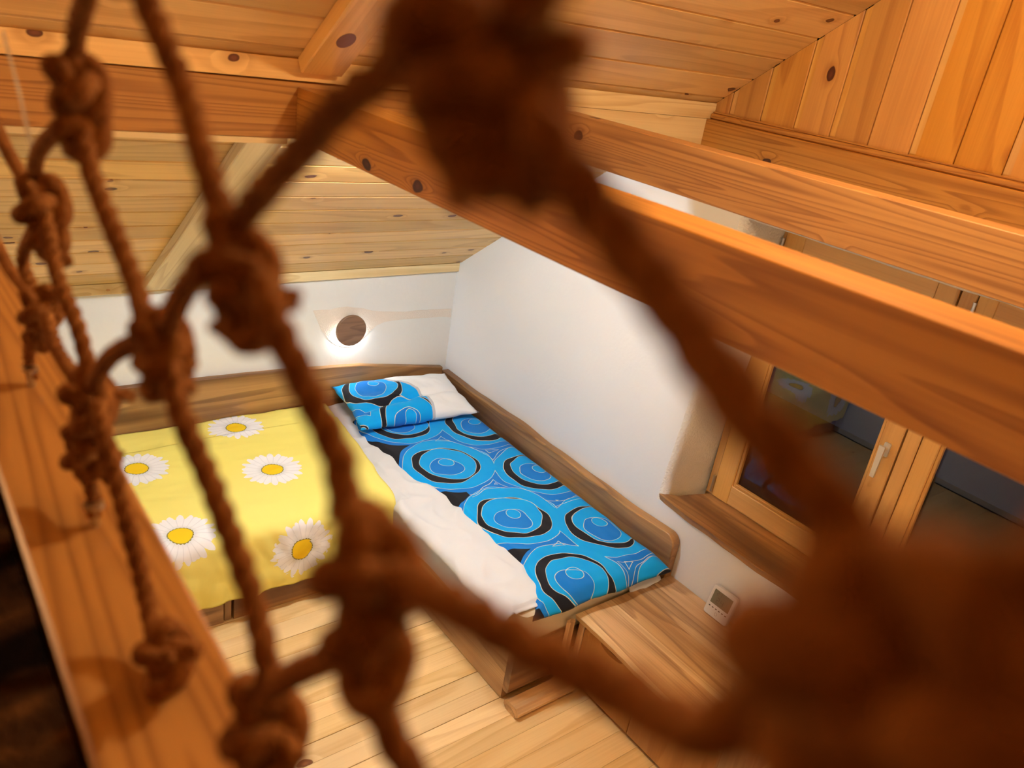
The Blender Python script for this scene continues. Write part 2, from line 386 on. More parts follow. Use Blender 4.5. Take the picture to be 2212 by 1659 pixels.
# right gable wall with the deep window opening
HY0, HY1, HZ0, HZ1 = -2.045, -3.93, 0.105, 1.556
def gable_wall():
    bm = bmesh.new()
    out = [(0, FLOOR - 0.02), (0, 0.74), (-1.665, 1.93), (-5.335, 1.93), (-7, 0.715), (-7, FLOOR - 0.02)]
    hole = []
    N = 10
    for k in range(N): hole.append((lerp_tab([(0.0, -2.0), (0.3, -2.03), (0.6, -2.07), (1.0, -2.05)], k / N) + 0.006 * nz(k * 1.7, 3), HZ0 + (HZ1 - HZ0) * k / N))
    for k in range(14): hole.append((HY0 + (HY1 - HY0) * k / 14 - (0.0 if k else 0.01), HZ1 + 0.007 * nz(k * 1.3, 9)))
    for k in range(N): hole.append((HY1 + 0.006 * nz(k * 1.9, 5), HZ1 + (HZ0 - HZ1) * k / N))
    for k in range(14): hole.append((HY1 + (HY0 + 0.05 - HY1) * k / 14, HZ0))
    ov = [bm.verts.new((0, y, z)) for y, z in out]
    cy, czm = (HY0 + HY1) / 2, (HZ0 + HZ1) / 2
    def ring(g, x):
        r = []
        for y, z in hole:
            dy = g * (1 if y > cy else -1); dz = g * (1 if z > czm else -1)
            if abs(abs(y - cy) - abs(HY0 - HY1) / 2) > 0.09: dy = 0
            if abs(z - HZ0) > 0.01 and abs(z - HZ1) > 0.02: dz = 0
            if abs(z - HZ0) < 0.01: dz = 0
            r.append(bm.verts.new((x, y + dy, z + dz)))
        return r
    rings = [ring(0.035, 0.0), ring(0.02, 0.006), ring(0.008, 0.018), ring(0.0, 0.04), ring(-0.012, 0.12), ring(-0.03, 0.26), ring(-0.03, 0.40)]
    oe = [bm.edges.new((ov[i], ov[(i + 1) % len(ov)])) for i in range(len(ov))]
    h = rings[0]; he = [bm.edges.new((h[i], h[(i + 1) % len(h)])) for i in range(len(h))]
    bmesh.ops.triangle_fill(bm, edges=oe + he, use_beauty=True)
    n = len(h); side = []
    for a, b in zip(rings, rings[1:]):
        for i in range(n):
            f = bm.faces.new((a[i], a[(i + 1) % n], b[(i + 1) % n], b[i])); f.smooth = True; f.material_index = 1
    ov2 = [bm.verts.new((0.40, v.co.y, v.co.z)) for v in ov]
    for i in range(len(ov)): bm.faces.new((ov[i], ov[(i + 1) % len(ov)], ov2[(i + 1) % len(ov)], ov2[i]))
    bmesh.ops.recalc_face_normals(bm, faces=bm.faces)
    me = bpy.data.meshes.new('wall_right'); bm.to_mesh(me); bm.free()
    me.materials.append(WHITEWALL); me.materials.append(REVEAL)
    o = bpy.data.objects.new('wall_right', me); return link(o)
wr = gable_wall(); tag(wr, 'white plastered gable wall with a deep window opening and pine planks above', kind='structure')
backing('gable_backing', [(0.03, -1.5, 1.9), (0.03, RIDGE, 1.9), (0.03, RIDGE, cz(RIDGE)), (0.03, -1.5, cz(-1.5))], -0.05, wr, DARKGAP)
backing('gable_backing', [(0.0, RIDGE, 1.93), (0.0, -5.4, 1.93), (0.0, -5.4, cz(-5.4)), (0.0, RIDGE, cz(RIDGE))], -0.05, wr, PINEV)
# gable planks: main face with a small stepped tongue at one side
k = 0; y = -1.50
edges = [-1.66 - 0.1635 * i for i in range(0, 13)]
for a, b in zip(edges, edges[1:]):
    wmain = 0.1635; tng = 0.028
    prof = [(b + 0.0006, 0.0), (a - tng, 0.0), (a - tng, 0.006), (a - 0.003, 0.006), (a - 0.0006, 0.010), (a - 0.0006, 0.022), (b + 0.0006, 0.022)]
    prof[0] = (b + 0.0006, 0.003); prof.insert(1, (b + 0.004, 0.0))
    c = Vector((0.0, (a + b) / 2, 2.5))
    vs = []
    for z in (0, 1):
        for yy, xx in prof:
            zz = 1.90 if z == 0 else cz(yy) - 0.001
            vs.append((zz - c.z, yy - c.y, xx))           # local x = vertical
    n = len(prof)
    fs = [list(range(n)), list(range(2 * n - 1, n - 1, -1))] + [[i, (i + 1) % n, n + (i + 1) % n, n + i] for i in range(n)]
    M = Matrix(((0, 0, 1, c.x + 0.0), (0, 1, 0, c.y), (1, 0, 0, c.z), (0, 0, 0, 1)))
    pk = meshobj('plank', vs, fs, PINEV, wr, M=M)
    if int(abs(a) * 100) % 3 != 1:
        tv = []
        for z in (0, 1):
            for yy, xx in ((a - tng + 0.0004, 0.0046), (a - 0.003, 0.0046), (a - 0.003, 0.0058), (a - tng + 0.0004, 0.0058)):
                tv.append(((1.96 if z == 0 else cz(yy) - 0.002) - c.z, yy - c.y, xx))
        meshobj('tongue', tv, [[0, 1, 2, 3], [7, 6, 5, 4], [0, 1, 5, 4], [1, 2, 6, 5], [2, 3, 7, 6], [3, 0, 4, 7]], TONGUE, pk, M=M)
# other walls of the room (outside the view)
wl = backing('wall_left', [(-2.86, -6.9, FLOOR), (-2.86, -0.0, FLOOR), (-2.86, -0.0, 0.70), (-2.86, -1.2, 1.56), (-2.86, -6.9, 1.60)], -0.03, None, WHITEWALL)
tag(wl, 'white partition below the loft edge', kind='structure')
wf = backing('wall_front', [(XL, YF, FLOOR), (0, YF, FLOOR), (0, YF, 0.72), (XL, YF, 0.72)], 0.05, None, WHITEWALL)
tag(wf, 'low white wall at the opposite eaves', kind='structure')
lw = backing('wall_loft', [(XL, YF, FLOOR), (XL, 0, FLOOR), (XL, 0, 0.72), (XL, RIDGE, 3.3), (XL, YF, 0.72)], -0.05, None, PINE)
tag(lw, 'pine end wall of the loft', kind='structure')

# ------------------------------------------------------------------ beams
PY = -1.74
o = boxbar('purlin', (XL, PY, 1.757), (-0.03, PY + 0.083, 1.921), 'x', BEAM, None, 0.002)
tag(o, 'long orange pine purlin under the sloping ceiling with rafters above', 'beam')
# purlin's gable end: lamplight put in as a pale wood colour
o = boxbar('purlin_face_board', (-0.86, PY - 0.012, 1.757), (-0.034, PY - 0.0005, 1.923), 'x', PALE, None, 0.001)
tag(o, 'purlin face near the gable wall with swirling grain, lamplight put in as pale colour', 'board')
tp = empty('purlin_trim', (-2, PY, 1.925), 'trim board along the top of the purlin, lamplight put in as pale colour at the gable end', 'trim')
bar('trim_board', (XL, PY - 0.001, 1.955), (-0.86, PY - 0.001, 1.955), 0.02, 0.06, PINE, tp, ch=0.001)
bar('trim_board', (-0.86, PY - 0.004, 1.956), (-0.004, PY - 0.004, 1.956), 0.022, 0.064, PALE, tp, ch=0.001)  # pale colour in place of lamplight on this end of the trim
o = boxbar('purlin_ledge', (XL, PY + 0.004, 1.738), (-1.925, PY + 0.05, 1.757), 'x', PALE, None, 0.002)
tag(o, 'thin pale ledge strip under the purlin', 'trim')
YB = -6.2
b1 = boxbar('tie_beam', (-1.90, YB, 1.757), (-1.785, PY - 0.001, 1.906), 'y', BEAM, None, 0.002)
tag(b1, 'wide orange tie beam crossing the picture, nearest to the rope net', 'beam')
b2 = boxbar('tie_beam', (-0.90, YB, 1.752), (-0.80, PY - 0.0145, 1.906), 'y', BEAM, None, 0.002)
tag(b2, 'second tie beam, between the nearest beam and the gable wall', 'beam')
b3 = empty('wall_beam', (0, -3, 1.76), 'beam with a double moulded ledge fixed to the gable wall', 'beam')
boxbar('beam_board', (-0.045, YB + 0.9, 1.76), (-0.002, PY - 0.006, 1.924), 'y', BEAM, b3, 0.003)
boxbar('ledge_moulding', (-0.03, YB + 0.9, 1.925), (-0.002, PY - 0.018, 1.948), 'y', BEAM, b3, 0.005)
boxbar('ledge_moulding', (-0.018, YB + 0.9, 1.948), (-0.002, PY - 0.018, 1.956), 'y', BEAM, b3, 0.003)
b0 = boxbar('loft_edge_beam', (-2.898, YB, 1.61), (-2.813, PY - 0.001, 1.79), 'y', BEAM, None, 0.003)
tag(b0, 'orange loft edge beam that the rope net is tied to', 'beam')
lf = backing('floor_loft', [(XL, YB, 1.765), (-2.90, YB, 1.765), (-2.90, PY, 1.765), (XL, PY, 1.765)][::-1], 0.05, None, DARKGAP)
tag(lf, 'dark loft floor behind the edge beam', kind='structure')
def rugmat():
    t = NT('dark_patterned_rug'); P = t.coord()
    n = t.noise(t.vmath('MULTIPLY', P, (9, 14, 9)), 1.0, 3).outputs[0]
    t.lk(t.ramp(n, [(0.40, (0.008, 0.005, 0.005)), (0.54, (0.06, 0.026, 0.012)), (0.64, (0.24, 0.10, 0.03))]), t.b.inputs['Base Color'])
    t.b.inputs['Roughness'].default_value = 1.0; t.b.inputs['Specular IOR Level'].default_value = 0.0
    t.bump(t.noise(P, 300, 3).outputs[0], 1.0, 0.01); return t.m
vs, fs = sheet(30, 60, lambda u, v: (-4.3 + 1.398 * u, -4.6 + 2.2 * v, 1.787 + 0.003 * nz(u * 20, v * 40)), 0.018)
tag(meshobj('loft_rug', vs, fs, rugmat(), None, (-3.6, -3.5, 1.765), smooth=True), 'dark mottled rug lying on the loft floor behind the edge beam', 'rug')

# ------------------------------------------------------------------ window
win = empty('window_1', (0.25, -3.0, 0.14), kind='structure'); tag(win, 'larch casement window with two sashes in the gable wall')
FX = 0.25
boxbar('window_frame', (FX + 0.01, -2.10, 0.12), (FX + 0.08, -2.06, 1.56), 'z', WINW, win)
boxbar('window_frame', (FX + 0.01, -3.93, 0.10), (FX + 0.08, -2.06, 0.145), 'y', WINW, win)
boxbar('window_frame', (FX + 0.01, -3.93, 1.53), (FX + 0.08, -2.06, 1.60), 'y', WINW, win)
boxbar('window_frame', (FX + 0.004, -2.953, 0.14), (FX + 0.08, -2.892, 1.54), 'z', WINW, win)
boxbar('window_frame', (FX + 0.01, -3.93, 0.12), (FX + 0.08, -3.78, 1.56), 'z', WINW, win)
def sash(ya, yb, stl, str_, zb=0.147, zt=1.53, gb=0.251, gt=1.437):
    s = empty('sash', (FX, (ya + yb) / 2, zb)); s.parent = win
    M = Matrix.Translation(Vector((FX, (ya + yb) / 2, zb))); WM[s.name] = M; s.matrix_basis = WM[win.name].inverted() @ M
    x0, x1 = FX, FX + 0.055
    boxbar('stile', (x0, ya - stl, zb), (x1, ya, zt), 'z', WINW, s, 0.004)
    boxbar('stile', (x0, yb, zb), (x1, yb + str_, zt), 'z', WINW, s, 0.004)
    boxbar('rail', (x0 + 0.0005, yb + str_, zb), (x1, ya - stl, gb), 'y', WINW, s, 0.004)
    boxbar('rail', (x0 + 0.0005, yb + str_, gt), (x1, ya - stl, zt), 'y', WINW, s, 0.004)
    g = 0.014   # glazing bead around the pane
    for (p, q, ax) in (((ya - stl, ya - stl - g), (gb, gt), 'z'), ((yb + str_ + g, yb + str_), (gb, gt), 'z')):
        boxbar('glazing_bead', (x0 + 0.008, p[1], q[0]), (x0 + 0.03, p[0], q[1]), 'z', WINW, s, 0.003)
    for z0, z1 in ((gb, gb + g), (gt - g, gt)):
        boxbar('glazing_bead', (x0 + 0.008, yb + str_ + g, z0), (x0 + 0.03, ya - stl - g, z1), 'y', WINW, s, 0.003)
    vs, fs = prism([(ya - stl, gb), (yb + str_, gb), (yb + str_, gt), (ya - stl, gt)], 0.006, lambda u, v, d: Vector((x0 + 0.03 + d, u, v)))
    meshobj('glass_pane', vs, fs, GLASS, s, (x0 + 0.03, (ya + yb) / 2, 0.8))
    return s
s1 = sash(-2.103, -2.885, 0.100, 0.085)
s2 = sash(-2.958, -3.775, 0.072, 0.085)
def hinge(y, z, parent):
    vs, fs = tube([(FX - 0.006, y, z - 0.04), (FX - 0.006, y, z + 0.04)], 0.0065, 10)
    h = meshobj('hinge', vs, fs, STEEL, parent, (FX, y, z))
    for dz in (-0.042, 0.042):
        v2, f2 = tube([(FX - 0.006, y, z + dz - 0.004), (FX - 0.006, y, z + dz + 0.004)], 0.0075, 10); meshobj('hinge_cap', v2, f2, STEEL, h, (FX, y, z + dz))
for z in (0.21, 1.44):
    hinge(-2.098, z, s1); hinge(-2.955, z, s2)
# lever handle
vs, fs = prism(rounded(0.028, 0.062, 0.006), 0.008, lambda u, v, d: Vector((FX - d, -2.842 + u, 0.80 + v)))
hd = meshobj('handle', vs, fs, SILVER, s1, (FX, -2.842, 0.80))
vs, fs = tube([(FX - 0.005, -2.842, 0.808), (FX - 0.045, -2.842, 0.808)], 0.009, 12); p1 = (vs, fs)
vs, fs = prism([(-0.013, 0.02), (0.013, 0.02), (0.011, -0.05), (0.009, -0.125), (-0.009, -0.125), (-0.011, -0.05)], 0.012, lambda u, v, d: Vector((FX - 0.04 - d, -2.842 + u, 0.805 + v)))
meshobj('handle_lever', *join([p1, (vs, fs)]), SILVER, hd, (FX - 0.04, -2.842, 0.8))
# live-edge window sill
N = 40
front = [(-1.975 - 1.96 * i / N, -0.012 - 0.028 * math.sin(min(1, i / 18) * 2.2) - 0.012 * nz(i * 0.35, 2) if i else -0.004) for i in range(N + 1)]
poly = [(y, x) for y, x in front] + [(-3.93, 0.262), (-2.09, 0.262), (-2.035, 0.08), (-1.985, 0.01)]
vs = [Vector((x, y, 0.14)) for y, x in poly] + [Vector((x + (0.012 if i <= N else 0), y, 0.105)) for i, (y, x) in enumerate(poly)]
n = len(poly)
fs = [list(range(n)), list(range(2 * n - 1, n - 1, -1))] + [[i, (i + 1) % n, n + (i + 1) % n, n + i] for i in range(n)]
c = Vector((0.1, -2.9, 0.12))
M = Matrix(((0, 1, 0, c.x), (1, 0, 0, c.y), (0, 0, -1, c.z), (0, 0, 0, 1)))
meshobj('window_sill', [M.inverted() @ v for v in vs], fs, ACACIA, win, M=M)
# night outside: dark balcony floor seen through the panes
ob = backing('terrace', [(0.6, -6, FLOOR - 0.3), (4, -6, FLOOR - 0.3), (4, 1, FLOOR - 0.3), (0.6, 1, FLOOR - 0.3)], 0.1, None, plain('dark_ground', (0.03, 0.03, 0.035), 0.8))
tag(ob, 'dark ground outside the window', kind='structure')

# ------------------------------------------------------------------ beds
# board along the back wall (live upper edge) and along the gable wall
def board_profile(name, pts_top, zb, fn, thick, mat, label, axis_M, cat):
    top = pts_top; poly = [(u, v) for u, v in top] + [(top[-1][0], zb), (top[0][0], zb)]
    vs, fs = prism(poly, thick, fn)
    o = meshobj(name, [axis_M.inverted() @ v for v in vs], fs, mat, None, M=axis_M)
    bv = o.modifiers.new('b', 'BEVEL'); bv.width = 0.008; bv.segments = 3; bv.limit_method = 'ANGLE'; bv.angle_limit = math.radians(40)
    return tag(o, label, cat)
tab = [(-2.85, 0.17), (-2.07, 0.168), (-1.73, 0.152), (-1.17, 0.143), (-0.67, 0.112), (-0.47, 0.091), (-0.15, 0.037), (-0.035, 0.012), (0.0, 0.01)]
top = []
for i in range(70):
    x = -2.85 + 2.805 * i / 69
    top.append((x, lerp_tab(tab, x) + 0.004 * nz(x * 6, 1)))
tab2 = [(-2.85, 0.17), (-2.07, 0.17), (-1.17, 0.145), (-0.67, 0.112), (-0.035, 0.014)]
def lin(tab, t):
    for (a, va), (b, vb) in zip(tab, tab[1:]):
        if t <= b: return va + (vb - va) * (t - a) / (b - a)
    return tab[-1][1]
top = [(x, lin(tab2, x) + 0.004 * nz(x * 6, 1) if x < -0.06 else lin(tab2, x)) for x, z in top]
hb = board_profile('headboard', top, -0.45, lambda u, v, d: Vector((u, -0.001 - d, v)), 0.04, ACACIA,
                   'long brown live-edge headboard along the low back wall', Matrix.Translation((-1.4, -0.02, 0)), 'headboard')
top = []
for i in range(60):
    t = i / 59; y = -0.042 - 2.075 * t
    z = 0.0 + 0.01 * nz(y * 4, 7) + 0.006 * math.sin(y * 5)
    top.append((y, z))
ye, ze = top[-1]
for k in range(1, 8):
    a = PI / 2 * k / 7
    top.append((ye - 0.055 * math.sin(a), ze - 0.055 * (1 - math.cos(a))))
MY = Matrix(((0, 1, 0, -0.03), (1, 0, 0, -1.05), (0, 0, -1, -0.1), (0, 0, 0, 1)))
rl = board_profile('bed_rail', top, -0.45, lambda u, v, d: Vector((-0.002 - d - 0.010 * (0.5 + 0.5 * math.sin(u * 6.0)) * (1 if d > 0 else 0), u, v)), 0.05, ACACIA,
                   'brown wooden rail with rounded end along the white gable wall beside the blue bed', MY, 'bed rail')
# frame of the blue bed
bf = empty('wooden_bed', (-0.5, -1.1, FLOOR), 'low brown wooden bed frame under the blue duvet', 'bed')
boxbar('side_board', (-0.985, -2.125, FLOOR), (-0.945, -0.05, -0.335), 'y', ACACIAL, bf, 0.005)
boxbar('foot_board', (-0.985, -2.165, -0.56), (-0.66, -2.126, -0.335), 'x', ACACIA, bf, 0.008)
boxbar('foot_plinth', (-1.0, -2.27, FLOOR), (-0.66, -2.166, -0.565), 'x', ACACIAL, bf, 0.02)
boxbar('bed_post', (-0.71, -2.19, -0.565), (-0.657, -2.166, -0.25), 'z', ACACIAL, bf, 0.012)
boxbar('slat_base', (-0.944, -2.12, -0.36), (-0.06, -0.05, -0.30), 'y', SAP, bf, 0.003)
mt = meshobj('mattress', *prism(rounded(0.90, 2.09, 0.04), 0.146, lambda u, v, d: Vector((-0.51 + u, -1.105 + v, -0.299 + d))), MATT, None, (-0.51, -1.085, -0.3))
tag(mt, 'cream mattress on the brown wooden bed below the blue duvet', 'mattress')
# white sheet over the mattress, hanging at the open side
def white_fn(u, v):
    y = -0.06 - 2.06 * v
    s = u * 1.10           # measured from the far side, falls over the left edge
    x = -0.10 - s; z = -0.146
    if v > 0.985: z -= 0.012
    edge = 0.985 + 0.012 * nz(y * 5, 2)
    if s > edge - 0.10:
        over = s - (edge - 0.10); a = min(over / 0.07, 1.35)
        x = -0.10 - (edge - 0.10) - 0.055 * math.sin(a); z = -0.146 - 0.055 * (1 - math.cos(a)) - max(0, over - 0.095) * 0.9
    w = 0.014 * nz(x * 5 + 3, y * 5, 1) + 0.026 * (0.4 - abs(nz(x * 7 + y * 3, y * 6 - x * 3, 4))) - 0.008 + 0.004 * nz(x * 18 - y * 9, y * 12, 7)
    if s > edge - 0.14 and y > -1.15: w = min(w, 0.0) - 0.006
    return (x - 0.008 * nz(y * 11, 6) * (1 if s > 0.9 else 0), y, z + w * (1 if s > 0.55 else 0.3) + 0.021)
vs, fs = sheet(120, 240, white_fn, 0.004)
ws = meshobj('bed_sheet', vs, fs, WHITEFAB, None, (-0.6, -1.1, -0.15), smooth=True)
tag(ws, 'crumpled white sheet showing between the yellow and the blue duvet', 'sheet')

# blue duvet
BL = Vector((-0.48, -1.25, -0.13))
def bluemat(name, centres, left_black=True, white_side=None, R=0.265):
    t = NT(name); P = t.coord()
    sp = t.new('ShaderNodeSeparateXYZ'); t.lk(P, sp.inputs[0]); cb = t.new('ShaderNodeCombineXYZ')
    t.lk(sp.outputs[0], cb.inputs[0]); t.lk(sp.outputs[1], cb.inputs[1]); F = cb.outputs[0]
    def warp(scale, amp, seed):
        n = t.noise(t.vmath('ADD', F, (seed, seed * 2, 0)), scale, 1.0)
        return t.vmath('ADD', F, t.vmath('MULTIPLY', t.vmath('SUBTRACT', n.outputs['Color'], (0.5, 0.5, 0.5)), (amp, amp, 0)))
    def mind(W, off=(0, 0)):
        best = None
        for (cx, cy) in centres:
            d = t.vmath('DISTANCE', W, (cx + off[0], cy + off[1], 0))
            best = d if best is None else t.math('MINIMUM', best, d)
        return t.math('DIVIDE', best, R)
    W1 = warp(5.0, 0.07, 3.1); W2 = warp(5.5, 0.075, 8.7); W3 = warp(5.0, 0.08, 1.9)
    dA = mind(W1); dB = mind(W2, (0.016, 0.010)); dC = mind(W3, (-0.012, -0.014))
    CY = (0.0, 0.33, 0.80, 1); MB = (0.005, 0.18, 0.62, 1); BK = (0.008, 0.008, 0.013, 1); LN = (0.55, 0.55, 0.50, 1)
    nearleft = t.math('LESS_THAN', sp.outputs[0], -0.17 if left_black else -9.0)
    bg = t.mix(nearleft, MB, BK)
    col = t.mix(t.math('LESS_THAN', dA, t.math('MULTIPLY_ADD', nearleft, -0.11, 1.15)), bg, MB)
    col = t.mix(t.math('LESS_THAN', dB, 0.98), col, CY)
    col = t.mix(t.math('LESS_THAN', dA, 0.72), col, BK)
    col = t.mix(t.math('LESS_THAN', dB, 0.60), col, CY)
    col = t.mix(t.math('LESS_THAN', dC, 0.36), col, MB)
    small = mind(W1, (0.022, 0.028))
    col = t.mix(t.math('LESS_THAN', small, 0.15), col, CY)
    def line(d, r, wd=0.012):
        return t.math('LESS_THAN', t.math('ABSOLUTE', t.math('SUBTRACT', d, r)), wd)
    L = None
    for d, r, wd in ((dA, 1.15, 0.0055), (dB, 0.98, 0.0055), (dC, 1.06, 0.0055), (dA, 0.72, 0.006), (dB, 0.60, 0.006), (dC, 0.36, 0.006), (small, 0.15, 0.006), (dC, 1.20, 0.0055)):
        m = line(d, r, wd)
        if r > 1.0: m = t.math('MULTIPLY', m, t.math('SUBTRACT', 1.0, nearleft))
        L = m if L is None else t.math('MAXIMUM', L, m)
    col = t.mix(L, col, LN)
    if white_side:
        W4 = warp(6, 0.03, 5.5); dW = t.vmath('DISTANCE', W4, (white_side[0], white_side[1], 0))
        col = t.mix(t.math('GREATER_THAN', dW, white_side[2]), col, (0.50, 0.50, 0.54, 1))
        col = t.mix(t.math('GREATER_THAN', dW, white_side[2] + 0.02), col, (0.82, 0.82, 0.82, 1))
    t.lk(col, t.b.inputs['Base Color']); t.b.inputs['Roughness'].default_value = 0.75; t.b.inputs['Specular IOR Level'].default_value = 0.15
    t.b.inputs['Sheen Weight'].default_value = 0.1
    t.bump(t.noise(P, 500, 2).outputs[0], 0.1, 0.001)
    return t.m
cent = [(-0.16, -0.63), (-0.15, -1.225), (-0.18, -1.81), (-0.595, -0.97), (-0.565, -1.54), (-0.60, -2.08), (-0.60, -0.44), (-0.12, -2.38)]
BLUE = bluemat('blue_circle_print', [(a - BL.x, b - BL.y) for a, b in cent])
ltab = [(-2.19, -0.93), (-2.10, -0.86), (-1.98, -0.80), (-1.80, -0.765), (-1.30, -0.775), (-0.9, -0.845), (-0.45, -0.875), (-0.30, -0.86)]
def blue_fn(u, v):
    y = -0.30 - 1.87 * v
    xl = lerp_tab(ltab, y) + 0.006 * nz(y * 8, 0.5)
    xr = -0.062
    x = xl + (xr - xl) * u
    yy = y - 0.03 * u * v * v + 0.012 * nz(x * 6, 3) * v
    e = min(u / 0.06, (1 - u) / 0.08, (1 - v) / 0.03, 1.0); e = max(0.0, e); e = math.sin(e * PI / 2)
    z = -0.146 + 0.034 * e + 0.006 * nz(x * 5, yy * 5, 2) + 0.0035 * nz(x * 16, yy * 10, 6) * (0.4 + v)
    z += 0.012 * math.exp(-((v - 0.92) / 0.05) ** 2) * nz(x * 7, 1.3) - 0.014 * max(0, (v - 0.94) / 0.06)
    return (x, yy, z)
vs, fs = sheet(110, 200, blue_fn, 0.010)
tag(meshobj('duvet', vs, fs, BLUE, None, BL, smooth=True), 'bright blue duvet with black and cyan concentric rings on the bed by the gable wall', 'duvet')
# pillow
PC = Vector((-0.485, -0.305, -0.045))
PM = bluemat('blue_pillow_print', [(-0.19, 0.10), (-0.10, -0.22), (-0.50, -0.32)], left_black=False, white_side=(-0.40, -0.16, 0.47), R=0.25)
prot = Matrix.Rotation(math.radians(-4), 3, 'Z')
def pillow():
    vs, fs = [], []
    n = 46; m = 34; a, b = 0.40, 0.235
    for sgn in (1, -1):
        for j in range(m + 1):
            for i in range(n + 1):
                u = -1 + 2 * i / n; v = -1 + 2 * j / m
                pin = 1 - 0.07 * (1 - abs(u) ** 2) * abs(v) ** 3 - 0.0
                x = a * u * (1 - 0.06 * (1 - v * v) * abs(u) ** 4); yv = b * v * (1 - 0.08 * (1 - u * u) * abs(v) ** 4)
                h = (max(0, 1 - abs(u) ** 2.6) * max(0, 1 - abs(v) ** 2.4)) ** 0.55
                z = sgn * 0.075 * h
                if sgn > 0:
                    z += 0.018 * nz(x * 8, yv * 9, 3) * h + 0.010 * (0.3 - abs(nz(x * 17 + yv * 9, yv * 20, 9))) * h
                    z -= 0.030 * math.exp(-((v + 0.28 - 0.25 * u) / 0.10) ** 2) * h      # crease
                x += 0.012 * nz(u * 4, v * 4, 1) ; yv += 0.014 * nz(u * 5, v * 4, 7)
                vs.append(prot @ Vector((x, yv, z)) + Vector((0, 0, 0.10 * (v * 0.5 + 0.2) * 0.6)))
    W = n + 1; N = W * (m + 1)
    for j in range(m):
        for i in range(n):
            q = j * W + i
            fs.append([q, q + 1, q + W + 1, q + W]); fs.append([N + q, N + q + W, N + q + W + 1, N + q + 1])
    bm = bmesh.new(); V = [bm.verts.new(v) for v in vs]
    for f in fs: bm.faces.new([V[i] for i in f])
    bmesh.ops.remove_doubles(bm, verts=bm.verts, dist=0.0008); bmesh.ops.recalc_face_normals(bm, faces=bm.faces)
    me = bpy.data.meshes.new('pillow'); bm.to_mesh(me); bm.free()
    for p in me.polygons: p.use_smooth = True
    me.materials.append(PM); o = bpy.data.objects.new('pillow', me)
    return link(o, None, Matrix.Translation(PC))
tag(pillow(), 'puffy pillow with blue ring print and a white end in the corner', 'pillow')

# yellow bed
yb = empty('wooden_bed', (-1.9, -0.6, FLOOR), 'low brown wooden bed frame under the yellow daisy duvet', 'bed')
boxbar('front_board', (-1.835, -1.095, FLOOR + 0.0), (-0.99, -1.06, -0.30), 'x', ACACIA, yb, 0.004)
boxbar('front_board', (-2.84, -1.095, FLOOR + 0.0), (-1.885, -1.06, -0.30), 'x', ACACIA, yb, 0.004)
boxbar('bed_post', (-1.877, -1.085, FLOOR), (-1.843, -1.05, -0.30), 'z', ACACIA, yb, 0.003)
boxbar('slat_base', (-2.84, -1.06, -0.36), (-0.99, -0.05, -0.30), 'x', SAP, yb, 0.003)
ym = meshobj('mattress', *prism(rounded(1.84, 1.02, 0.04), 0.155, lambda u, v, d: Vector((-1.915 + u, -0.56 + v, -0.299 + d))), MATT, None, (-1.915, -0.56, -0.3))
tag(ym, 'cream mattress hidden under the yellow daisy duvet', 'mattress')
YL = Vector((-1.8, -0.6, -0.12))
def daisymat():
    t = NT('yellow_daisy_print')
    uv = t.new('ShaderNodeUVMap').outputs[0]
    cs = [(1.50, 0.185), (1.495, 0.69), (2.085, 0.44), (2.065, 1.06), (1.53, 1.28), (2.63, 0.18), (2.65, 0.70), (2.62, 1.28)]
    best = None; rel = None
    for cx, cy in cs:
        r = t.vmath('SUBTRACT', uv, (cx, cy, 0)); d = t.vmath('LENGTH', r)
        if best is None: best, rel = d, r
        else:
            f = t.math('LESS_THAN', d, best)
            n = t.new('ShaderNodeMix', data_type='VECTOR'); t.lk(f, n.inputs[0]); t.lk(rel, n.inputs[4]); t.lk(r, n.inputs[5]); rel = n.outputs[1]
            best = t.math('MINIMUM', best, d)
    sp = t.new('ShaderNodeSeparateXYZ'); t.lk(rel, sp.inputs[0])
    ang = t.math('ARCTAN2', sp.outputs[1], sp.outputs[0])
    p1 = t.math('ABSOLUTE', t.math('SINE', t.math('MULTIPLY', ang, 11.0))); p2 = t.math('ABSOLUTE', t.math('SINE', t.math('MULTIPLY_ADD', ang, 8.0, 0.7)))
    nn = t.noise(t.vmath('MULTIPLY', rel, (30, 30, 0)), 1.0, 2).outputs[0]
    edge = t.math('ADD', t.math('MULTIPLY_ADD', p1, 0.022, 0.118), t.math('MULTIPLY_ADD', p2, 0.02, t.math('MULTIPLY_ADD', nn, 0.02, -0.012)))
    base = t.noise(t.coord(), 1.2, 2).outputs[0]
    yel = t.mix(base, (0.86, 0.755, 0.15, 1), (0.88, 0.79, 0.25, 1))
    pet = t.mix(t.math('MULTIPLY', t.step(p1, 0.35, 0.0), 0.35), (0.86, 0.86, 0.88, 1), (0.48, 0.48, 0.52, 1))
    pet = t.mix(t.math('MULTIPLY', t.step(best, 0.085, 0.05), 0.25), pet, (0.35, 0.36, 0.3, 1))
    col = t.mix(t.math('LESS_THAN', best, edge), yel, pet)
    col = t.mix(t.math('LESS_THAN', best, t.math('MULTIPLY_ADD', p1, 0.004, 0.053)), col, (0.25, 0.22, 0.06, 1))
    col = t.mix(t.math('LESS_THAN', best, 0.051), col, (0.88, 0.60, 0.02, 1))
    t.lk(col, t.b.inputs['Base Color']); t.b.inputs['Roughness'].default_value = 0.85; t.b.inputs['Specular IOR Level'].default_value = 0.1
    t.bump(t.noise(t.coord(), 500, 2).outputs[0], 0.1, 0.001)
    return t.m
DAISY = daisymat()
